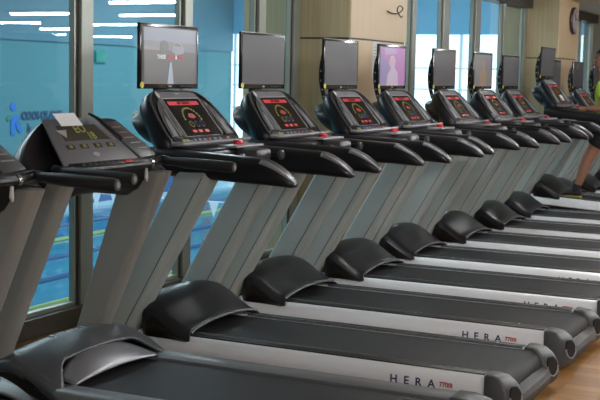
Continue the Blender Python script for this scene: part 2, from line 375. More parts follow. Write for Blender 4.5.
# ------------------------------------------------------------------ gym ceiling lamps
def lamp_proto():
    r = thing('ceiling_light', 'linear fluorescent ceiling light, mirrored in the glass or added for light', 'ceiling light', (0, 0, CZ), 'linear lamps on the gym ceiling')
    b = NB(); box(b, (-.66, -.09, -.05), (.66, .09, 0), .006); link('housing', b, M['wall_white'], r)
    for s in (-1, 1):
        b = NB(); tube(b, [(-.6, 0, -.07), (.6, 0, -.07)], .017, 8); link('lamp_tube', b, M['lamp'], r); break
    return r
lp = lamp_proto()
spots = [(.9, -6), (3.4, -6), (5.9, -6), (.9, -3.2), (3.4, -3.2), (5.9, -3.2), (.9, -.4), (3.4, -.4), (.9, 2.4), (3.4, 2.4), (5.9, 2.4), (.9, 5.2), (3.4, 5.2), (.9, 8), (3.4, 8), (.9, 10.8), (3.4, 10.8), (-1.7, 12.2), (.9, 13.6), (2.8, 16.6), (4.6, 16.0), (5.6, 19.7), (7.5, 18.9), (8.5, 21.7), (10.3, 26.2), (11.5, 25.0), (.6, 19.5), (-1.7, 7.0)]  # most spots added to light the gym; far right ones follow glass reflections
where = ['nearest the camera', 'second', 'third']
for i, (x, y) in enumerate(spots):
    o = lp if i == 0 else copy_tree(lp)
    o.location = (x, y, CZ)
# ------------------------------------------------------------------ treadmill, newer kind (built at screens' plane X=-3.16, then moved to its origin)
OX = -2.3
OFF = (OX, 0, 0)
# console plane: origin at its top edge, s runs down the face, n outwards to the runner
SD = Vector((.643, 0, -.766)); ND = Vector((.766, 0, .643)); C0 = Vector((-3.144, 0, 1.337))
def CP(y, s, n=0.): return C0 + SD*s + ND*n + Vector((0, y, 0))
def cbox(bm, y0, y1, s0, s1, n0, n1, bev=0.):
    t = bmesh.new(); box(t, (y0, s0, n0), (y1, s1, n1), bev)
    m = Matrix(((0, SD.x, ND.x, C0.x), (1, 0, 0, 0), (0, SD.z, ND.z, C0.z), (0, 0, 0, 1)))
    merge(bm, t, m)
def cpoly(bm, pts, n0, n1, bev=0.):
    t = bmesh.new(); prism(t, pts, n0, n1, bev, 'z')
    m = Matrix(((0, SD.x, ND.x, C0.x), (1, 0, 0, 0), (0, SD.z, ND.z, C0.z), (0, 0, 0, 1)))
    merge(bm, t, m)
def ctext(name, s, y, ss, size, m, parent, n=.004, **k):
    mt = frame_mtx(CP(y, ss, n), (0, 1, 0), -SD); return text(name, s, size, m, mt, parent, .0004, OFF, **k)

def build_hera():
    r = thing('treadmill', '', 'treadmill', (OX, 0, 0), 'black treadmills with screens')
    P = lambda name, bm, m, parent=None, sm=35: link(name, bm, M[m], parent or r, sm, OFF)
    # deck
    b = NB(); box(b, (-3.0, -.3, .05), (-1.44, .3, .165), .01); P('deck', b, 'black_soft')
    b = NB()
    top = .183; rr = .062; cx = -1.36
    prof = [(-2.95, top)] + [(cx + rr*math.sin(a), top-rr + rr*math.cos(a)) for a in [math.pi*k/10 for k in range(11)]] + [(-1.45, top-2*rr), (-1.45, top-.012), (-2.95, top-.012)]
    prism(b, prof, -.262, .262); P('running_belt', b, 'belt')
    b = NB(); prof = [(-1.33, .10), (-1.292, .12), (-1.258, .10), (-1.25, .07), (-1.262, .03), (-1.33, .02)]
    prism(b, prof, -.262, .262, .004); P('rear_cover', b, 'black_soft')
    for s in (-1, 1):
        b = NB(); prof = [(s*y, z) for y, z in ((.262, .168), (.262, .19), (.318, .191), (.328, .185), (.335, .172), (.340, .155), (.343, .13), (.343, .105), (.33, .095), (.31, .095), (.31, .168))]
        t = bmesh.new(); prism(t, prof, -3.12, -1.38, 0, 'x'); merge(b, t); ra = P('side_rail', b, 'silver', sm=50)
        b = NB()
        for k in range(5):
            y0 = .266 + k*.0115; ya, yb = sorted((s*y0, s*(y0+.009))); box(b, (-2.84, ya, .189), (-1.39, yb, .195), .001)
        P('ribbed_tread', b, 'foot', ra)
        b = NB(); ya, yb = sorted((s*.2615, s*.2655)); box(b, (-2.84, ya, .185), (-1.39, yb, .199), .0008); P('lip_trim', b, 'chrome', ra, 0)
        if s == -1:
            nx = (1, 0, 0)
            text('lettering', 'HERA', .05, M['print_navy'], frame_mtx((-1.705, -.3425, .126), (1, 0, 0), (0, 0, 1)), ra, .0008, OFF, bold=.0012, spacing=2.1)
            text('lettering', '7700i', .028, M['print_red'], frame_mtx((-1.553, -.3425, .13), (1, 0, 0), (0, 0, 1)), ra, .0008, OFF, bold=.001, spacing=.95)
            text('lettering', 'HERA', .03, M['print_white'], frame_mtx((-2.52, -.245, .1835), (1, 0, 0), (0, 1, 0)), r, .0004, OFF, bold=.001, spacing=1.1, shear=.4)
        # end cap
        y0, y1 = sorted((s*.258, s*.358))
        b = NB(); prof = [(-1.385, .2), (-1.34, .201), (-1.30, .193), (-1.262, .165), (-1.24, .125), (-1.232, .085), (-1.24, .045), (-1.265, .018), (-1.30, .004), (-1.35, .0), (-1.385, .02)]
        prism(b, prof, y0, y1, .012, seg=3)
        for v_ in b.verts:
            if v_.co.x > -1.34: v_.co.x -= .05*(y1-v_.co.y)/(y1-y0)*(v_.co.x+1.34)/.108
        cp = P('end_cap', b, 'cap')
        b = NB(); disc(b, (-1.262, (y0+y1)/2, .112), .033, .044, (.45, .9, 0), (-.10, 0, 1), 20, .006); P('roller_recess', b, 'black_soft', cp)
        b = NB(); tube(b, [(-1.257 + .016*math.cos(t) - .004*math.sin(t), (y0+y1)/2 + .032*math.cos(t), .112 + .046*math.sin(t)) for t in [math.pi + math.pi*k/10 for k in range(11)]], .004, 6); P('recess_lip', b, 'light_grey', cp)
    # motor hood
    def surf(u, v):
        y = -.352 + .704*u; e = abs(2*u-1)
        key = [(-3.42, .07, .07), (-3.30, .18, .16), (-3.18, .31, .28), (-3.11, .352, .318), (-3.06, .352, .315), (-3.00, .325, .288), (-2.95, .290, .256), (-2.90, .258, .226), (-2.865, .240, .206), (-2.83, .236, .197)]
        K = surf.key
        f = v*(len(K)-1); i = min(int(f), len(K)-2); t = f-i
        X, zm, zs = (K[i][q]*(1-t)+K[i+1][q]*t for q in range(3))
        w_ = max(0, 1-e**2.2); z = zs + (zm-zs)*w_
        rnd = max(0, (e-.88)/.12); z -= .028*rnd**2
        X += .02*rnd*max(0, (v-.5)*2)
        q_ = min(1, max(0, (X+3.16)/.10)); y *= .70 + .30*q_*q_*(3-2*q_)
        return (X, y, z)
    surf.key = spline([(-3.42, .07, .07), (-3.30, .18, .16), (-3.18, .31, .28), (-3.11, .356, .322), (-3.06, .356, .318), (-3.00, .328, .290), (-2.95, .292, .256), (-2.90, .258, .226), (-2.865, .240, .208), (-2.835, .236, .200)], 3)
    b = NB(); g = grid(b, surf, 28, 27)
    # skirts to the floor on both sides and the front
    for side in (0, 28):
        prev = None
        low = [b.verts.new((v.co.x - .03*max(0, (j-12)/15), v.co.y*.965, .172)) for j, v in enumerate(g[side])]
        for j in range(27): b.faces.new((g[side][j], g[side][j+1], low[j+1], low[j]))
    hood = P('motor_hood', b, 'black', sm=50)
    so = hood.modifiers.new('s', 'SOLIDIFY'); so.thickness = .01; so.offset = -1
    b = NB(); pts = []
    for i in range(0, 29):
        x, y, z = surf(i/28, 1.0)
        if abs(y) < .34: pts.append((x+.004, y, z+.001))
    tube(b, pts, .0075, 8); P('hood_lip', b, 'dark_rim', hood)
    x, y, z = surf(.40, .62)
    b = NB(); c = Vector((-3.02, -.06, .340)); n = Vector((.42, 0, .9)).normalized(); ax = Vector((0, 1, 0)); ay = n.cross(ax)
    tube(b, [c + ax*.03*math.cos(t) + ay*.017*math.sin(t) for t in [2*math.pi*k/20 for k in range(20)]], .0025, 6, closed=True); tube(b, [c + ax*.012, c, c + ay*.008 - ax*.008], .003, 6); P('oval_badge', b, 'light_grey', hood)
    # uprights
    for s in (-1, 1):
        b = NB(); y0, y1 = sorted((s*.385, s*.258))
        def ring(z, y0=y0, y1=y1):
            xf = -2.900 - (.93-z)*.572; xb = -2.706 - (.93-z)*.572
            pts = []; n = 6; rx = .05; ry = .05; rf = .02
            cs = [(xb-rx, y1-ry, rx, ry, 0), (xf+rf, y1-rf, rf, rf, 90), (xf+rf, y0+rf, rf, rf, 180), (xb-rx, y0+ry, rx, ry, 270)]
            for (cx_, cy_, a_, b_, st) in cs:
                for k in range(n+1):
                    t = math.radians(st + 90*k/n); pts.append((cx_ + a_*math.cos(t), cy_ + b_*math.sin(t), z))
            return pts
        loft(b, [ring(z) for z in (.0, .2, .4, .6, .8, 1.0)]); up_ = P('upright', b, 'upright', sm=60)
        b = NB(); ye = y0+.012 if s < 0 else y0+.012
        tube(b, [(-2.900-(.93-z)*.572 + .15, y0-.0015, z) for z in (.05, .5, .95)], .0022, 5); P('edge_seam', b, 'dark_rim', up_)
    # arm pods
    for s in (-1, 1):
        b = NB(); yc = s*.322
        st = spline([(-3.06, 1.03, .045, .05, 0), (-2.98, 1.012, .062, .064, 0), (-2.85, 1.004, .064, .066, 0), (-2.70, 1.000, .062, .064, 0), (-2.55, .994, .061, .062, 0), (-2.45, .990, .059, .060, 0), (-2.38, .974, .046, .056, 0), (-2.33, .957, .031, .048, 0), (-2.302, .944, .019, .038, 0), (-2.290, .938, .010, .022, 0)], 3)
        rings = []
        for X, Z, hz, hy, _ in st:
            rg = []
            for k in range(24):
                t = 2*math.pi*k/24; c_, s_ = math.cos(t), math.sin(t); e = .62
                rg.append((X, yc + hy*math.copysign(abs(c_)**e, c_), Z + hz*math.copysign(abs(s_)**e, s_)))
            rings.append(rg)
        loft(b, rings); pod = P('arm_cover', b, 'black', sm=60)
        # highlight painted as a lighter strip on the nose of the arm
        b = NB(); q = [(X, yc - .93*hy, Z+hz*.62) for X, Z, hz, hy, _ in st if X > -2.47]
        q2 = [(X, yc - .55*hy, Z+hz*.97) for X, Z, hz, hy, _ in st if X > -2.47]
        vs = [(b.verts.new((p[0], p[1], p[2]+.003)), b.verts.new((p2[0], p2[1], p2[2]+.003))) for p, p2 in zip(q, q2)]
        for i in range(len(vs)-1): b.faces.new((vs[i][0], vs[i+1][0], vs[i+1][1], vs[i][1]))
        o = P('nose_highlight', b, 'grey_plate', pod); so = o.modifiers.new('s', 'SOLIDIFY'); so.thickness = .003; so.offset = 0
    # console shell
    half = spline([(.001, 0), (.14, .0), (.205, .012), (.255, .045), (.288, .10), (.308, .17), (.322, .235), (.326, .29), (.305, .328), (.24, .343), (.10, .345), (.001, .345)], 4)
    outline = [(y, s) for y, s in half] + [(-y, s) for y, s in reversed(half)]
    def ring(scale, n, ds=0., sy=1.):
        return [CP(y*scale*sy, .17 + (s-.17)*scale + ds, n) for y, s in outline]
    b = NB(); loft(b, [ring(.97, .0), ring(1.0, -.004), ring(1.025, -.018), ring(1.035, -.04, 0, 1.01), ring(1.02, -.07, .01, 1.01), ring(.93, -.10, .03), ring(.8, -.13, .05), ring(.5, -.15, .06)])
    sh = P('console_housing', b, 'black', sm=60)
    b = NB(); loft(b, [[(-3.005 + X - zz*w__*.75, yy*w__ , 1.155 + zz*w__) for yy, zz in [(.285*math.copysign(abs(math.cos(t))**.7, math.cos(t)), .10*math.sin(t)) for t in [2*math.pi*q/28 for q in range(28)]]] for X, w__ in ((-.03, 1.), (-.12, 1.03), (-.17, 1.0), (-.20, .85), (-.215, .6))])
    P('rear_housing', b, 'black_soft', sh, 60)
    b = NB(); tube(b, ring(.985, .003), .0055, 6, closed=True); P('housing_rim', b, 'dark_rim', sh)
    # grey face plate with round shoulders
    ph = spline([(.001, .012), (.12, .012), (.17, .022), (.185, .045), (.19, .08), (.186, .2), (.186, .284), (.001, .284)], 3)
    b = NB(); cpoly(b, [(y, s) for y, s in ph][1:] + [(-y, s) for y, s in reversed(ph)][:-1], .0, .006); fp = P('face_plate', b, 'grey_plate', sh)
    b = NB(); cpoly(b, [(-.168, .058), (.168, .058), (.170, .284), (-.170, .284)], .0, .0085); ds = P('display', b, 'display', r)
    for s in (-1, 1):
        b = NB(); tube(b, [CP(s*.172, .055, .009), CP(s*.173, .286, .009)], .004, 6); P('display_edge', b, 'light_grey', ds)
    b = NB(); tube(b, [CP(-.172, .055, .009), CP(.172, .055, .009)], .003, 6); P('display_edge', b, 'light_grey', ds)
    b = NB(); tube(b, [CP(-.022, .03, .008), CP(-.012, .024, .008), CP(.0, .028, .008), CP(.012, .024, .008), CP(.022, .03, .008)], .003, 6); P('face_badge', b, 'light_grey', fp)
    b = NB(); disc(b, CP(-.178, .03, .007), .012, .018, (0, 1, 0), SD, 16, .002); P('round_sticker', b, 'print_white', fp)
    # display content
    b = NB(); cbox(b, -.140, .140, .074, .097, .0086, .0092); P('led_bar', b, 'red_led', ds)
    ctext('led_text', 'GET READY', 0, .0855, .022, M['display'], ds, .0096, bold=.0006)
    b = NB()
    for k in range(13):
        t = math.pi*k/12; c_ = CP(-.005 - .075*math.cos(t), .185 - .068*math.sin(t), .009); t2 = bmesh.new()
        disc(b, c_, .0075, .0065, (0, 1, 0), SD, 8, .0006)
    P('track_lights', b, 'led_green', ds, 0)
    b = NB(); cpoly(b, [(-.035, .172), (-.02, .150), (.018, .150), (.035, .172), (.0, .182)], .0086, .0092); P('heart_light', b, 'red_dim', ds, 0)
    for k, (yy, mm) in enumerate(((-.05, 'led_green'), (0., 'print_blue'), (.05, 'print_blue'))):
        b = NB(); tube(b, [CP(yy + .017*math.cos(t), .215 + .017*math.sin(t), .009) for t in [2*math.pi*q/14 for q in range(14)]], .0018, 5, closed=True); P('round_button', b, mm, ds)
    for yy in (-.065, -.01, .05):
        b = NB(); cbox(b, yy-.018, yy+.018, .250, .266, .0086, .0094); P('red_digits', b, 'red_led', ds, 0)
    # side troughs (bottle wells) with grey ribs
    for s in (-1, 1):
        pts = [(s*.192, .06), (s*.222, .075), (s*.258, .12), (s*.286, .2), (s*.296, .285), (s*.212, .285), (s*.200, .2)]
        b = NB(); cpoly(b, pts, .0, .0078); tr = P('side_trough', b, 'black_soft', sh, 0)
        pts = [(s*.240, .155), (s*.266, .20), (s*.276, .278), (s*.240, .278), (s*.232, .2)]
        b = NB(); cpoly(b, pts, .007, .010); P('trough_insert', b, 'grey_plate', tr, 0)
        b = NB(); tube(b, [CP(s*.212, .12, .010), CP(s*.222, .2, .011), CP(s*.222, .283, .011)], .004, 6); P('trough_rib', b, 'light_grey', tr)
    # key strip and ledge
    b = NB(); cbox(b, -.30, .30, .292, .326, -.005, .008, .003); ks = P('key_strip', b, 'black', r)
    for k, (yy, mm) in enumerate(((-.22, 'led_green'), (-.19, 'led_green'), (-.12, 'print_blue'), (-.075, 'grey_plate'), (-.03, 'print_blue'), (.02, 'red_dim'), (.07, 'print_blue'), (.12, 'grey_plate'), (.2, 'print_orange'))):
        b = NB(); cbox(b, yy-.013, yy+.013, .302, .317, .008, .011, .001); P('key', b, mm, ks, 0)
    b = NB(); tube(b, spline([CP(-.33, .318, .0), CP(-.315, .338, .022), CP(-.26, .346, .032), CP(.0, .348, .036), CP(.28, .346, .036), CP(.345, .344, .036), CP(.365, .335, .02)], 4), .0105, 8); P('ledge', b, 'grey_plate')
    b = NB(); prism(b, [(-2.93, 1.075), (-2.80, 1.068), (-2.78, 1.05), (-2.80, 1.0), (-2.88, .97), (-3.0, .97), (-3.02, 1.05)], -.27, .27, .012); P('lower_housing', b, 'black')
    b = NB(); box(b, (-2.87, -.02, 1.068), (-2.76, .26, 1.080), .003); P('control_shelf', b, 'light_grey')
    b = NB(); loft(b, [[(-2.825 + rr_*math.cos(t), .11 + rr_*1.4*math.sin(t), z) for t in [2*math.pi*q/14 for q in range(14)]] for rr_, z in ((.024, 1.076), (.024, 1.092), (.018, 1.10))]); P('stop_button', b, 'red')
    b = NB(); box(b, (-2.80, .02, 1.0), (-2.67, .18, 1.066), .022); gh = P('grip_housing', b, 'dark_rim')
    for s in (-1, 1):
        b = NB(); yy = s*.20; tube(b, [(-2.83, yy, 1.03), (-2.63, yy, 1.032)], .013, 10); gb = P('grip_bar', b, 'steel' if False else 'black')
        b = NB(); tube(b, [(-2.645, yy, 1.032), (-2.64, yy, 1.032), (-2.625, yy, 1.032), (-2.62, yy, 1.032)], [.018, .024, .024, .018], 12); P('grip_knob', b, 'dark_rim', gb)
    return r

TVX = -3.16
def add_tv(r, y=0.0, kind='off', bracket=True):
    P = lambda name, bm, m, parent=None, sm=35: link(name, bm, M[m], parent or r, sm, OFF)
    z0, z1 = 1.347, 1.662; hw = .271
    b = NB(); box(b, (TVX-.016, y-hw, z0), (TVX, y+hw, z1), .003); box(b, (TVX-.045, y-hw*.7, z0+.06), (TVX-.014, y+hw*.7, z1-.05), .01); tv = P('television', b, 'tv_frame')
    b = NB(); box(b, (TVX-.001, y-hw+.016, z0+.026), (TVX+.0015, y+hw-.014, z1-.014)); sc_ = P('screen_panel', b, 'tv_off', tv, 0)
    b = NB(); box(b, (TVX-.013, y-hw+.006, z1), (TVX-.004, y+hw-.006, z1+.0025)); P('top_highlight', b, 'light_grey', tv, 0)  # pale strip paints the highlight along the top edge
    b = NB(); disc(b, (TVX+.002, y-hw+.019, z0+.018), .017, .016, (0, 1, 0), (0, 0, 1), 14, .001); P('round_sticker', b, 'yellow', tv)
    b = NB(); box(b, (TVX, y-.015, z0+.008), (TVX+.0015, y+.015, z0+.018)); P('maker_mark', b, 'grey_plate', tv, 0)
    b = NB()
    for k in range(6): box(b, (TVX, y+.10+k*.022, z0+.010), (TVX+.0015, y+.105+k*.022, z0+.016))
    P('control_marks', b, 'grey_plate', tv, 0)
    b = NB(); box(b, (TVX-.07, y-.05, 1.27), (TVX-.035, y+.05, z0+.08), .006); br = P('mount_post', b, 'black')
    if bracket:
        for s in (-1, 1):
            pr = spline([(-3.205, 1.27), (-3.218, 1.31), (-3.234, 1.38), (-3.238, 1.46), (-3.225, 1.55), (-3.21, 1.59)], 4)
            pr2 = [(x+.028, z) for x, z in reversed(pr)]
            b = NB(); prism(b, pr + pr2, y+s*.17-.004, y+s*.17+.004); bk = P('curved_bracket', b, 'black')
            for (x, z) in pr[3:-2:3]:
                b = NB(); disc(b, (x+.014, y+s*.17, z), .0075, .0075, (1, 0, 0), (0, 0, 1), 8, .0048)
                P('bracket_hole', b, 'light_grey', bk, 0)
    return tv, sc_
def screen_poly(bm, pts, y, lvl=0):
    x = TVX+.0018+lvl*.0005
    prism(bm, [(y+p*.24, 1.5065+q*.136) for p, q in pts], x-.0002, x+.0002, 0, 'x')

hera = build_hera()
Yn = {1: 5.0386, 2: 6.0553, 3: 7.029, 4: 8.02, 5: 9.0249, 6: 10.0337, 7: 11.0386, 8: 12.03, 9: 13.0, 10: 14.02, 11: 15.04}
DX = {1: -.0246, 2: -.0342, 3: .02, 4: -.0181, 5: .0294, 6: .0333, 7: -.0058, 8: .0, 9: -.075, 10: -.05, 11: -.03}
labels = {1: 'black treadmill whose television shows a race, the nearest black one', 2: 'black treadmill with a dark television, second from the front of the black ones',
 3: 'black treadmill with a dark television in front of the near beige column', 4: 'black treadmill whose television shows a pink picture',
 5: 'black treadmill with a dark television just beyond the one with the pink picture', 6: 'black treadmill whose television shows a faint orange figure',
 7: 'black treadmill directly before the tilted one used by the runner', 8: 'black treadmill with its front raised, carrying the runner in green',
 9: 'black treadmill right behind the raised one, partly hidden by it', 10: 'black treadmill next to last, its dark television before the narrow window', 11: 'farthest black treadmill, seen behind the runner'}
mills = {}
protoset = [copy_tree(hera) for _ in range(10)]
allm = [hera] + protoset
for n, r in zip(range(1, 12), allm):
    r.location = (OX + DX[n], Yn[n], 0); r['label'] = labels[n]; mills[n] = r
    tv, pan = add_tv(r, bracket=n > 2)
    if n == 1:
        def SP(name, pts, color, lvl, e=.72):
            b = NB(); screen_poly(b, pts, 0, lvl); m = bpy.data.materials.get(color[0]) or mat(color[0], rgb(*[c*.1 for c in color[1]]), .3, emit=rgb(*color[1]), estr=e, noise=.02)
            link(name, b, m, tv, 0, OFF)
        SP('picture_sky', [(-1, .1), (1, .1), (1, 1), (-1, 1)], ('picture sky', (122, 128, 144)), 0)
        SP('picture_haze', [(-1, .25), (1, .12), (1, .5), (-1, .55)], ('picture haze', (108, 108, 120)), 1)
        SP('picture_road', [(-1, -1), (1, -1), (1, .15), (-1, .3)], ('picture road', (80, 76, 76)), 2)
        SP('picture_verge', [(-1, .22), (-.3, .2), (-.3, .28), (-1, .36)], ('picture verge', (128, 120, 118)), 3)
        SP('picture_car', [(-.42, .2), (-.40, .48), (-.28, .58), (-.12, .52), (-.08, .3), (-.15, .12), (-.35, .1)], ('picture car dark', (84, 81, 84)), 4)
        SP('picture_car', [(.02, .2), (.08, .42), (.22, .55), (.42, .48), (.52, .3), (.5, .12), (.2, .05)], ('picture car light', (132, 130, 138)), 4)
        SP('picture_windscreen', [(.1, .4), (.22, .5), (.38, .44), (.4, .36)], ('picture car dark', (74, 72, 74)), 5)
        SP('picture_centre_line', [(-.12, -1), (.12, -1), (.035, -.2), (-.03, -.2)], ('picture line', (160, 172, 190)), 4)
        for tx, yy, mm in (('THREE', -.36, (190, 190, 190)), ('LAPS', -.02, (190, 50, 55)), ('&', .2, (200, 200, 200)), ('GO', .38, (190, 50, 55))):
            nm = 'picture text %d' % mm[1]; m_ = bpy.data.materials.get(nm) or mat(nm, rgb(20, 20, 20), .3, emit=rgb(*mm), estr=.9, noise=.02)
            text('picture_caption', tx, .027, m_, frame_mtx((TVX+.0052, yy*.24, 1.5065-.03*.136), (0, 1, 0), (0, 0, 1)), tv, .0002, OFF, bold=.0012)
    if n == 4:
        def SP(name, pts, color, lvl, e=.8):
            b = NB(); screen_poly(b, pts, 0, lvl); m = bpy.data.materials.get(color[0]) or mat(color[0], rgb(*[c*.1 for c in color[1]]), .3, emit=rgb(*color[1]), estr=e, noise=.02)
            link(name, b, m, tv, 0, OFF)
        SP('picture_background', [(-1, -1), (1, -1), (1, 1), (-1, 1)], ('picture pink', (172, 112, 172)), 0)
        SP('picture_panel', [(-1, -1), (-.4, -1), (-.3, 0), (-1, .8)], ('picture violet', (140, 125, 168)), 1)
        SP('picture_figure', [(-.5, -1), (.45, -1), (.4, -.3), (.12, -.05), (.2, .3), (.05, .6), (-.2, .55), (-.3, .2), (-.15, -.1), (-.4, -.4)], ('picture pale', (190, 172, 190)), 2)
        SP('picture_figure_face', [(-.15, .1), (.08, .1), (.1, .42), (-.1, .48), (-.2, .3)], ('picture face', (196, 160, 165)), 3)
        SP('picture_glow', [(-.75, .95), (.2, .95), (.35, .7), (-.6, .6)], ('picture lilac', (170, 150, 185)), 1)
    if n == 6:
        m6 = mat('picture ochre', rgb(14, 10, 8), .3, emit=rgb(138, 112, 92), estr=.9, noise=.02)
        m7 = mat('picture grey', rgb(12, 12, 12), .3, emit=rgb(108, 104, 106), estr=.9, noise=.02)
        b = NB(); screen_poly(b, [(-1, -1), (1, -1), (1, 1), (-1, 1)], 0, 0); link('picture_background', b, m7, tv, 0, OFF)
        b = NB(); screen_poly(b, [(-.35, -1), (.35, -1), (.4, -.2), (.15, .15), (.2, .55), (0, .75), (-.2, .55), (-.15, .15), (-.4, -.2)], 0, 1); link('picture_figure', b, m6, tv, 0, OFF)
# the machine in use is inclined: it turns about its rear feet
a = math.radians(3.4); r8 = mills[8]; px_ = -1.30
ox = OX - px_
r8.rotation_euler = (0, a, 0)
r8.location = (px_ + ox*math.cos(a), Yn[8], -ox*math.sin(a))

# ------------------------------------------------------------------ older grey treadmill with flat console
SD0 = Vector((.68, 0, -.733)).normalized(); ND0 = Vector((.733, 0, .68)).normalized(); C00 = Vector((-2.965, 0, 1.225))
def build_old():
    global SD, ND, C0
    s_, n_, c_ = SD, ND, C0
    SD, ND, C0 = SD0, ND0, C00
    r = thing('treadmill', '', 'treadmill', (OX, 0, 0), 'older grey treadmills')
    P = lambda name, bm, m, parent=None, sm=35: link(name, bm, M[m], parent or r, sm, OFF)
    b = NB(); box(b, (-3.0, -.29, .05), (-1.42, .29, .165), .01); P('deck', b, 'black_soft')
    b = NB(); top = .18; rr = .06; cx = -1.36
    prof = [(-2.93, top)] + [(cx + rr*math.sin(a), top-rr + rr*math.cos(a)) for a in [math.pi*k/10 for k in range(11)]] + [(-1.45, top-2*rr), (-1.45, top-.012), (-2.93, top-.012)]
    prism(b, prof, -.27, .27); P('running_belt', b, 'belt')
    for s in (-1, 1):
        b = NB(); prof = [(s*y, z) for y, z in ((.285, .165), (.285, .19), (.30, .198), (.385, .198), (.400, .188), (.405, .165), (.405, .09), (.30, .09))]
        prism(b, prof, -3.0, -1.42, 0, 'x'); P('side_rail', b, 'rail_old', sm=50)
        y0, y1 = sorted((s*.28, s*.41)); b = NB(); prof = [(-1.425, .2), (-1.35, .2), (-1.28, .18), (-1.24, .12), (-1.24, .05), (-1.30, .0), (-1.425, .0)]
        prism(b, prof, y0, y1, .01); P('end_cap', b, 'cap')
    # wide arched hood: body, ramp between the two arches, two rearward wings
    K = spline([(-3.36, .06, .06), (-3.22, .22, .18), (-3.10, .300, .262), (-3.02, .330, .284), (-2.95, .322, .280), (-2.90, .307, .268), (-2.86, .290, .250)], 4)
    def surf(u, v):
        y = -.415 + .83*u; e = abs(2*u-1); f = v*(len(K)-1); i = min(int(f), len(K)-2); t = f-i
        X, zm, zs = (K[i][q]*(1-t)+K[i+1][q]*t for q in range(3))
        z = zs + (zm-zs)*(1-e**2)
        w_ = max(0., (e-.55)/.45); w_ = w_*w_*(3-2*w_)
        k_ = max(0, (v-.45)/.55)
        X += w_*.115*k_*k_; z -= w_*.085*k_*k_
        z -= .03*max(0, (e-.92)/.08)**2
        return (X, y, z)
    b = NB(); g = grid(b, surf, 36, 24)
    for side in (0, 36):
        sk = NB(); up2 = [sk.verts.new((v.co.x, v.co.y*.985, v.co.z-.012)) for v in g[side]]; low = [sk.verts.new((v.co.x, v.co.y*.95, .03)) for v in g[side]]
        for j in range(24): sk.faces.new((up2[j], up2[j+1], low[j+1], low[j]))
        P('hood_skirt', sk, 'black_soft', sm=50)
    hd = P('motor_hood', b, 'hood_old', sm=50); so = hd.modifiers.new('s', 'SOLIDIFY'); so.thickness = .012; so.offset = -1
    def ramp(u, v):
        y = -.30 + .60*u; e = abs(2*u-1)
        x0, z0 = -2.885 + .05*e**3, .283 - .075*e**2.4
        x1, z1 = -2.765, .212 - .02*e**2
        q = 1-(1-v)**1.6
        return (x0 + (x1-x0)*v, y, z0 + (z1-z0)*v**1.5)
    b = NB(); grid(b, ramp, 24, 8); o = P('hood_ramp', b, 'ramp_old', hd, 60); so = o.modifiers.new('s', 'SOLIDIFY'); so.thickness = .006; so.offset = -1
    text('lettering', 'treadmill', .05, M['dark_rim'], frame_mtx((-3.0, -.03, .352), (.0, 1, .0), (-1, 0, .1)), hd, .0006, OFF) if False else None
    b = NB()
    for k in range(7): box(b, (-3.035 + .003*(k % 2), -.12 + k*.034, .3235), (-3.015, -.10 + k*.034, .3305))
    P('raised_lettering', b, 'grey_plate', hd, 0)
    for s in (-1, 1):
        b = NB(); y0, y1 = sorted((s*.385, s*.30))
        def ring(z, y0=y0, y1=y1):
            xf = -2.985 - (.93-z)*.34; xb = -2.765 - (.95-z)*.44
            rx = .035; ry = .03; pts = []
            for (cx_, cy_, a_, b_, st) in [(xb-rx, y1-ry, rx, ry, 0), (xf+.015, y1-.015, .015, .015, 90), (xf+.015, y0+.015, .015, .015, 180), (xb-rx, y0+ry, rx, ry, 270)]:
                for k in range(6):
                    t = math.radians(st + 18*k); pts.append((cx_ + a_*math.cos(t), cy_ + b_*math.sin(t), z))
            return pts
        loft(b, [ring(z) for z in (0, .25, .5, .75, 1.0)]); P('upright', b, 'upright_old', sm=60)
    # console body
    half = spline([(.001, -.005), (.15, -.005), (.23, .0), (.29, .02), (.37, .07), (.435, .14), (.468, .2), (.472, .24), (.44, .258), (.001, .258)], 3)
    outline = [(y, s) for y, s in half] + [(-y, s) for y, s in reversed(half)]
    ring = lambda sc_, n, ds=0.: [CP(y*sc_, .13 + (s-.13)*sc_ + ds, n - .05*max(0, abs(y)-.25)/.17) for y, s in outline]
    b = NB(); loft(b, [ring(.98, 0), ring(1.0, -.01), ring(1.03, -.035), ring(1.03, -.075, .01), ring(.95, -.12, .03), ring(.7, -.15, .05)]); sh = P('console_housing', b, 'black', sm=50)
    b = NB(); cpoly(b, [(-.25, -.002), (.09, -.002), (.15, .12), (.20, .235), (-.32, .235), (-.29, .12)], .0, .008, .002); fp = P('face_plate', b, 'old_face', sh)
    b = NB(); cpoly(b, [(-.20, .035), (.055, .035), (.095, .115), (-.205, .115)], .008, .0095); lc = P('lcd_window', b, 'lcd', r, 0)
    ctext('lcd_digits', 'EO', -.065, .058, .06, M['lcd_on'], lc, .0105, bold=.0008); ctext('lcd_digits', '1B', -.015, .096, .052, M['lcd_on'], lc, .0105, bold=.0008)
    b = NB(); cpoly(b, [(-.225, .06), (-.155, .06), (-.185, .1)], .0095, .011); P('printed_mark', b, 'print_orange' if False else 'light_grey', fp, 0)
    for k in range(4):
        yy = -.20 + k*.09; b = NB(); cbox(b, yy-.025, yy+.025, .135, .158, .008, .0105, .001); q = P('small_lcd', b, 'lcd', r, 0)
        ctext('small_digits', '88', yy, .1465, .022, M['lcd_on'], q, .0112)
    for k in range(8):
        b = NB(); cbox(b, .075+k*.005, .10+k*.005, .03 + k*.012, .036 + k*.012, .008, .0095); P('printed_line', b, 'light_grey', fp, 0)
    b = NB(); disc(b, CP(-.07, .19, .009), .022, .011, (0, 1, 0), SD, 16, .0012); P('oval_badge', b, 'light_grey', fp)
    b = NB(); cbox(b, -.29, .27, .225, .25, -.002, .009, .003); ks = P('key_strip', b, 'black', r)
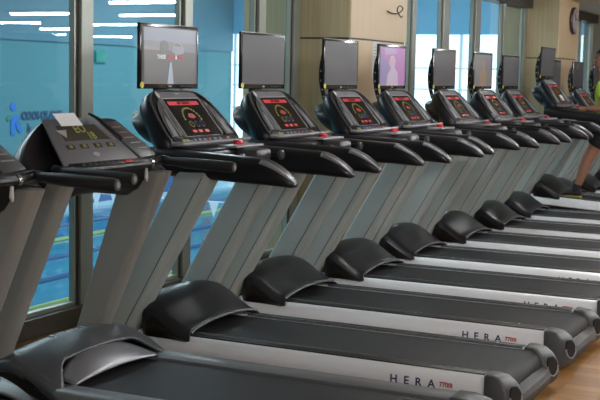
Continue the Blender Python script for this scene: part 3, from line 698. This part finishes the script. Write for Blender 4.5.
    b = NB(); cbox(b, .08, .135, .232, .245, .009, .013, .002); P('stop_button', b, 'red', ks)
    for k in range(7):
        b = NB(); disc(b, CP(-.2 + k*.04, .238, .010), .008, .006, (0, 1, 0), SD, 8, .001); P('key', b, 'dark_rim', ks)
    # side wings with printed instructions
    for s in (1,):
        pts = [(s*.125, .02), (s*.235, .02), (s*.33, .15), (s*.35, .215), (s*.22, .225), (s*.175, .13)]
        t = NB(); cpoly(t, pts, -.01, .005, .002); wg = P('side_tray', t, 'dark_rim', r)
        for k in range(5):
            b = NB(); y_ = .165 + .020*k; cbox(b, y_, y_+.075, .05 + k*.030, .055 + k*.030, .005, .0065); P('printed_line', b, 'print_orange' if k < 3 else 'light_grey', wg, 0)
    b = NB(); tube(b, [CP(.055, -.015, .02), CP(.09, .02, .024), CP(.155, .115, .024), CP(.16, .13, .015)], [.006, .007, .008, .006], 8); P('book_rest_bar', b, 'black')
    # cross tube, rings, elbows, handles
    hz = 1.036
    b = NB(); tube(b, [(-2.80, -.28, hz), (-2.79, 0, hz), (-2.80, .28, hz)], .016, 10); P('cross_tube', b, 'black')
    for s in (-1, 1):
        b = NB(); tube(b, spline([(-2.80, s*.29, hz), (-2.81, s*.335, hz+.004), (-2.80, s*.375, hz+.012), (-2.76, s*.375, hz+.006), (-2.70, s*.375, hz)], 5), .019, 10); P('elbow', b, 'black')
        b = NB(); tube(b, [(-2.802, s*.27, hz), (-2.802, s*.29, hz)], .021, 12); P('joint_ring', b, 'steel')
        b = NB(); tube(b, [(-2.78, s*.375, hz+.006), (-2.74, s*.375, hz+.005), (-2.68, s*.375, hz+.002), (-2.455, s*.375, hz-.004), (-2.44, s*.375, hz-.004)], [.019, .02, .024, .024, .02], 12); hb = P('handlebar', b, 'rubber')
        b = NB(); tube(b, [(-2.441, s*.375, hz-.004), (-2.437, s*.375, hz-.004)], .011, 12); P('bar_end', b, 'grey_plate', hb)
    b = NB(); tube(b, [(-2.80, .25, hz-.02), (-2.80, .25, hz-.06), (-2.80, .255, hz-.075)], [.006, .009, .004], 8); P('hanging_tag', b, 'print_white')
    SD, ND, C0 = s_, n_, c_
    return r
old = build_old(); old.location = (OX, 4.0, 0); old['label'] = 'older grey treadmill with flat wide console and a white paper on it'
old2 = copy_tree(old); old2.location = (OX+.085, 3.02, 0); old2['label'] = 'older grey treadmill cut off by the left edge of the photo'

# ------------------------------------------------------------------ loose things
SDv, NDv = SD0, ND0
def C0P(y, s, n): return C00 + SD0*s + ND0*n + Vector((0, y, 0))
b = NB(); q = [C0P(-.17, .042, .014), C0P(-.03, .042, .014), C0P(-.045, -.018, .022), C0P(-.185, -.018, .022)]
vs = [b.verts.new(p) for p in q]; b.faces.new(vs)
pp = link('paper_sheet', b, M['paper'], None, 0, (0, 0, 0)); pp.location = (0, 4.0, 0); so = pp.modifiers.new('s', 'SOLIDIFY'); so.thickness = .0015
tag(pp, 'white paper card propped on the older treadmill console', 'paper')

m8 = Matrix.Translation(mills[8].location) @ Matrix.Rotation(a, 4, 'Y') @ Matrix.Translation((-OX, 0, 0))
b = NB(); cbox(b, -.06, .06, .20, .27, .014, .0155)  # thin white patch on the raised display
bmesh.ops.transform(b, matrix=m8, verts=b.verts)
tag(link('white_patch', b, M['paper'], None, 0), 'small white patch on the raised treadmill display', 'paper')
xw = -3.588
b = NB(); box(b, (xw, 8.62, 1.42), (xw+.002, 8.76, 1.705)); nt_ = link('paper_notice', b, M['paper'], None, 0); tag(nt_, 'white paper notice taped to the pale face of the near column', 'notice')
b = NB()
for k in range(9): box(b, (xw+.002, 8.64, 1.66-k*.024), (xw+.0025, 8.74, 1.664-k*.024))
link('printed_lines', b, M['light_grey'], nt_, 0)
b = NB(); tube(b, spline([(xw, 8.9, 1.96), (xw+.03, 8.95, 1.94), (xw+.05, 9.05, 1.955), (xw+.05, 9.12, 1.99), (xw+.04, 9.07, 2.01), (xw+.04, 9.02, 1.97), (xw+.05, 9.08, 1.92), (xw+.04, 9.14, 1.93)], 6), .005, 6)
tag(link('loose_cable', b, M['rubber']), 'short dark loose cable sticking out of the near column', 'cable')
b = NB(); box(b, (-3.86, 8.165, 1.11), (-3.79, 8.19, 1.20), .006); ou = link('wall_outlet', b, M['outlet']); tag(ou, 'pale wall outlet low on the side of the near column', 'outlet')
b = NB(); box(b, (-3.84, 8.160, 1.135), (-3.81, 8.166, 1.175), .002); link('socket', b, M['dark_rim'], ou)
# clock
cx_, cy_, cz_ = -3.599, 15.265, 2.205
ck = thing('wall_clock', 'round dark-rimmed wall clock on the far beige column', 'clock', (cx_, cy_, cz_))
b = NB(); loft(b, [[(cx_+dx, cy_ + r_*math.cos(t), cz_ + r_*math.sin(t)) for t in [2*math.pi*k/32 for k in range(32)]] for r_, dx in ((.165, 0), (.175, .02), (.168, .035), (.145, .04))]); link('rim', b, M['clock_rim'], ck, 35, (cx_, cy_, cz_))
b = NB(); disc(b, (cx_+.0395, cy_, cz_), .146, .146, (0, 1, 0), (0, 0, 1), 32, .002); link('face', b, M['clock_face'], ck, 35, (cx_, cy_, cz_))
for nm, ang, ln in (('hour_hand', 60, .07), ('minute_hand', -35, .11)):
    a_ = math.radians(ang); b = NB(); tube(b, [(cx_+.044, cy_, cz_), (cx_+.044, cy_+ln*math.sin(a_), cz_+ln*math.cos(a_))], .004, 6); link(nm, b, M['rubber'], ck, 35, (cx_, cy_, cz_))
b = NB()
for k in range(12):
    a_ = math.pi*k/6; disc(b, (cx_+.043, cy_+.125*math.sin(a_), cz_+.125*math.cos(a_)), .006, .006, (0, 1, 0), (0, 0, 1), 8, .001)
link('hour_marks', b, M['rubber'], ck, 35, (cx_, cy_, cz_))

# ------------------------------------------------------------------ people
def skin(name, chains, m, parent, root=0, off=(0, 0, 0), sub=2):
    """chains: list of lists of (x,y,z,r); a point equal to an existing one joins there"""
    idx = {}; vs = []; rs = []; es = []
    for ch in chains:
        prev = None
        for p in ch:
            k = (round(p[0], 4), round(p[1], 4), round(p[2], 4))
            if k not in idx: idx[k] = len(vs); vs.append((p[0]-off[0], p[1]-off[1], p[2]-off[2])); rs.append(p[3])
            i = idx[k]
            if prev is not None and prev != i: es.append((prev, i))
            prev = i
    me = bpy.data.meshes.new(name); me.from_pydata(vs, es, []); o = bpy.data.objects.new(name, me); col.objects.link(o)
    md = o.modifiers.new('skin', 'SKIN')
    for i, v in enumerate(me.skin_vertices[0].data):
        rr = rs[i]; v.radius = (rr, rr) if not isinstance(rr, tuple) else rr; v.use_root = (i == root)
    md.use_smooth_shade = True; md.branch_smoothing = .3
    ss = o.modifiers.new('sub', 'SUBSURF'); ss.levels = sub; ss.render_levels = sub
    me.materials.append(m)
    # bake so that the object is one plain mesh
    dg = bpy.context.evaluated_depsgraph_get(); ev = bpy.data.meshes.new_from_object(o.evaluated_get(dg)); bpy.data.objects.remove(o)
    ev.materials.clear(); ev.materials.append(m)
    for p in ev.polygons: p.use_smooth = True
    o = bpy.data.objects.new(name, ev); col.objects.link(o)
    if parent: o.parent = parent
    return o
def ellips(bm, c, r, n=16, mtx=None, fn=None):
    t = bmesh.new(); bmesh.ops.create_uvsphere(t, u_segments=n*2, v_segments=n, radius=1)
    for v in t.verts:
        p = Vector((v.co.x*r[0], v.co.y*r[1], v.co.z*r[2]))
        if fn: p = fn(p)
        v.co = p + Vector(c)
    merge(bm, t)
def hand_chains(w, d, side, y):
    """palm from wrist w along d with four curled fingers and a thumb"""
    w = Vector(w); d = Vector(d).normalized(); dn = Vector((0, 0, -1)); sy = Vector((0, 1, 0))
    palm = w + d*.045; k = w + d*.085
    ch = [[(*w, .026), (*palm, .034), (*k, .03)]]
    for i, (off, L) in enumerate(((-.030, .058), (-.010, .068), (.010, .064), (.029, .050))):
        b0 = k + sy*off; a1 = b0 + d*L*.5 + dn*.004; a2 = a1 + d*L*.28 + dn*L*.25; a3 = a2 + dn*L*.3
        ch.append([(*(w + d*.06 + sy*off*.6), .014), (*b0, .0105), (*a1, .0098), (*a2, .009), (*a3, .008)])
    t0 = w + d*.03 + sy*(-side)*.022; t1 = t0 + sy*(-side)*.026 + d*.026; t2 = t1 + d*.03 + dn*.012
    ch.append([(*t0, .014), (*t1, .0115), (*t2, .0095)])
    return ch
def build_runner():
    BX, BY, BZ = -2.62, 12.03, .265
    o_ = (BX, BY, BZ)
    r = thing('person', 'runner in a lime green shirt and black shorts on the raised treadmill', 'person', o_)
    y = BY
    pel = (-2.42, y, 1.02, .125); 
    hipL = (-2.43, y-.09, .98, .095); hipR = (-2.43, y+.09, .98, .095)
    waist = (-2.44, y, 1.12, .115); chest = (-2.47, y, 1.30, .13); neckb = (-2.485, y, 1.44, .07); neck = (-2.495, y, 1.50, .052); head0 = (-2.515, y, 1.555, .06)
    shL = (-2.475, y-.165, 1.40, .062); shR = (-2.475, y+.165, 1.40, .062)
    # near leg forward, planted; far leg swung back
    kneeL = (-2.60, y-.10, .66, .058); ankL = (-2.70, y-.10, .345, .036)
    kneeR = (-2.36, y+.10, .60, .058); ankR = (-2.04, y+.10, .66, .036)
    elbL = (-2.44, y-.25, 1.17, .042); wrL = (-2.60, y-.23, 1.165, .028)
    elbR = (-2.30, y+.27, 1.19, .042); wrR = (-2.46, y+.24, 1.24, .028)
    mid = lambda a, b_, t, rr: tuple(a[i]*(1-t)+b_[i]*t for i in range(3)) + (rr,)
    chains = [[pel, waist, chest, neckb, neck, head0], [pel, hipL, mid(hipL, kneeL, .4, .082), kneeL, mid(kneeL, ankL, .35, .056), ankL, (ankL[0]-.01, ankL[1], ankL[2]-.035, .036)],
              [pel, hipR, mid(hipR, kneeR, .4, .082), kneeR, mid(kneeR, ankR, .35, .056), ankR],
              [chest, shL, mid(shL, elbL, .5, .046), elbL, mid(elbL, wrL, .4, .038), wrL], [chest, shR, mid(shR, elbR, .5, .046), elbR, mid(elbR, wrR, .4, .038), wrR]]
    chains += [[(ankL[0]-.01, ankL[1], ankL[2]-.035, .036), (ankL[0]-.10, ankL[1], ankL[2]-.045, .03)], [ankR, (ankR[0]+.05, ankR[1], ankR[2]-.02, .034), (ankR[0]+.04, ankR[1], ankR[2]-.12, .03)]]
    body = skin('body', chains, M['skin'], r, 0, o_)
    # hands, head joined into the body mesh
    bm = NB(); bm.from_mesh(body.data)
    for w_, sd in ((wrL, -1), (wrR, 1)):
        hm = skin('h', hand_chains(w_[:3], (-1, 0, -.05 if sd < 0 else .3), sd, 0), M['skin'], None, 0, o_, 1)
        bm.from_mesh(hm.data); bpy.data.objects.remove(hm)
    hc = (-2.50-BX, y-BY, 1.645-BZ)
    def face(p):
        q = p.copy()
        if q.x < 0: q.x *= .92                                   # flatter face, looking towards -X
        if q.z < -.02: q.y *= 1 - .28*min(1, (-.02-q.z)/.1); q.x = q.x*(1-.1*min(1, (-.02-q.z)/.1)) - (.006 if q.x < 0 else 0)
        ex = math.exp(-((abs(q.y)-.031)**2 + (q.z-.005)**2)/.00022)
        if q.x < -.03: q.x += .010*ex                            # eye sockets
        return q
    ellips(bm, hc, (.098, .076, .118), 20, fn=face)
    nose = NB(); loft(nose, [[(hc[0]-.088 - d_, hc[1] + w_*math.cos(t), hc[2] + z_ + w_*.8*math.sin(t)) for t in [2*math.pi*k/10 for k in range(10)]] for d_, w_, z_ in ((-.01, .012, -.012), (.008, .013, -.022), (.018, .008, -.028))]); merge(bm, nose)
    for s in (-1, 1): ellips(bm, (hc[0]+.012, hc[1]+s*.078, hc[2]-.005), (.018, .008, .03), 8)
    me = body.data; bmesh.ops.recalc_face_normals(bm, faces=bm.faces); bm.to_mesh(me); bm.free()
    for p in me.polygons: p.use_smooth = True
    for s in (-1, 1):
        b = NB(); ellips(b, (hc[0]-.080, hc[1]+s*.031, hc[2]+.006), (.008, .011, .006), 8); link('eye', b, M['print_white'], r, 60)
        b = NB(); tube(b, [(hc[0]-.090, hc[1]+s*.018, hc[2]+.026), (hc[0]-.088, hc[1]+s*.033, hc[2]+.031), (hc[0]-.078, hc[1]+s*.048, hc[2]+.026)], .003, 6); link('eyebrow', b, M['hair'], r)
    b = NB(); tube(b, [(hc[0]-.080, hc[1]-.024, hc[2]-.056), (hc[0]-.092, hc[1], hc[2]-.054), (hc[0]-.080, hc[1]+.024, hc[2]-.056)], [.003, .006, .003], 6); link('mouth', b, mat('lips', rgb(150, 82, 74), .5, noise=.05), r)
    def hairf(p):
        q = p.copy()
        if q.x < -.03: q.z = max(q.z, .048 + .1*(-.03-q.x)*0)
        if q.z < -.05: q.z = -.05 + (q.z+.05)*.3
        return q
    b = NB(); ellips(b, (hc[0]+.012, hc[1], hc[2]+.018), (.104, .087, .118), 18, fn=hairf); link('hair', b, M['hair'], r, 60)
    skin('shirt', [[(pel[0], y, 1.04, .137), (waist[0], y, 1.12, .132), (chest[0], y, 1.30, .147), (neckb[0], y, 1.425, .08)], [(chest[0], y, 1.30, .147), (shL[0], shL[1], shL[2], .075), mid(shL, elbL, .6, .06)], [(chest[0], y, 1.30, .147), (shR[0], shR[1], shR[2], .075), mid(shR, elbR, .6, .06)]], M['shirt'], r, 0, o_)
    skin('shorts', [[(pel[0], y, 1.06, .138), (pel[0], y, 1.0, .145)], [(pel[0], y, 1.0, .145), (hipL[0], hipL[1], hipL[2]-.03, .11), mid(hipL, kneeL, .5, .10), mid(hipL, kneeL, .62, .10)], [(pel[0], y, 1.0, .145), (hipR[0], hipR[1], hipR[2]-.03, .11), mid(hipR, kneeR, .5, .10), mid(hipR, kneeR, .62, .10)]], M['shorts'], r, 0, o_)
    b = NB(); tube(b, [(ankL[0]-BX+.012, ankL[1]-BY, ankL[2]-BZ+.055), (ankL[0]-BX, ankL[1]-BY, ankL[2]-BZ), (ankL[0]-BX-.01, ankL[1]-BY, ankL[2]-BZ-.03)], [.044, .044, .046], 14); link('sock', b, M['shorts'], r)
    for (ax_, ay_, az_), ang in (((ankL[0]-.005, ankL[1], ankL[2]-.035), 0), ((ankR[0]+.05, ankR[1], ankR[2]-.0), 78)):
        def shoe_bm(kind):
            t = NB(); key = spline([(.06, .0, .03, .036), (.045, .012, .04, .05), (0, .012, .042, .056), (-.06, .004, .044, .042), (-.12, -.008, .048, .030), (-.17, -.014, .042, .022), (-.195, -.018, .022, .012)], 3)
            rings = []
            for x, z, wy, hz in key:
                if kind == 'sole': x *= 1.03; rings.append([(x, wy*1.06*math.cos(q), -.046 + (.013)*math.sin(q) + .02*max(0, -x-.14)) for q in [2*math.pi*k/14 for k in range(14)]])
                else: rings.append([(x, wy*math.cos(q), z-.005 + hz*math.sin(q)*.8 - .005) for q in [2*math.pi*k/14 for k in range(14)]])
            loft(t, rings); return t
        for nm, mm in (('shoe', 'shoe'), ('shoe_sole', 'sole')):
            t = shoe_bm(nm if nm == 'shoe' else 'sole'); bmesh.ops.transform(t, matrix=Matrix.Translation((ax_-BX, ay_-BY, az_-BZ+.01)) @ Matrix.Rotation(math.radians(-ang), 4, 'Y'), verts=t.verts)
            if nm == 'shoe': so_ = link('shoe', t, M[mm], r, 60)
            else: link('shoe_sole', t, M[mm], so_, 60)
    return r
build_runner()
def poolside(x, y, m, lab):
    z = WZ+.06; o_ = (x, y, z); r = thing('person', lab, 'person', o_)
    ch = [[(x, y, z+.95, .13), (x, y, z+1.15, .12), (x, y, z+1.35, .14), (x, y, z+1.48, .06), (x, y, z+1.56, .055), (x, y, z+1.66, .085), (x, y, z+1.74, .06)]]
    for s in (-1, 1):
        ch.append([(x, y, z+.95, .13), (x, y+s*.1, z+.88, .09), (x+.02, y+s*.11, z+.48, .06), (x, y+s*.11, z+.09, .04), (x+.13, y+s*.12, z+.035, .03)])
        ch.append([(x, y, z+1.35, .14), (x, y+s*.19, z+1.38, .06), (x, y+s*.25, z+1.1, .042), (x+.06, y+s*.24, z+.86, .03), (x+.08, y+s*.24, z+.78, .032)])
    skin('body', ch, M['skin'], r, 0, o_)
    skin('swimwear', [[(x, y, z+.86, .14), (x, y, z+.95, .142), (x, y, z+1.15, .132), (x, y, z+1.36, .15)]], M[m], r, 0, o_)
    b = NB(); ellips(b, (0, 0, 1.72), (.09, .085, .085), 10); link('swim_cap', b, M['pool_blue'], r, 60)
poolside(-16.25, 27.6, 'swim_red', 'person in dark red swimwear standing on the far pool deck')
poolside(-16.25, 26.6, 'swim_green', 'person in teal swimwear standing on the far pool deck')
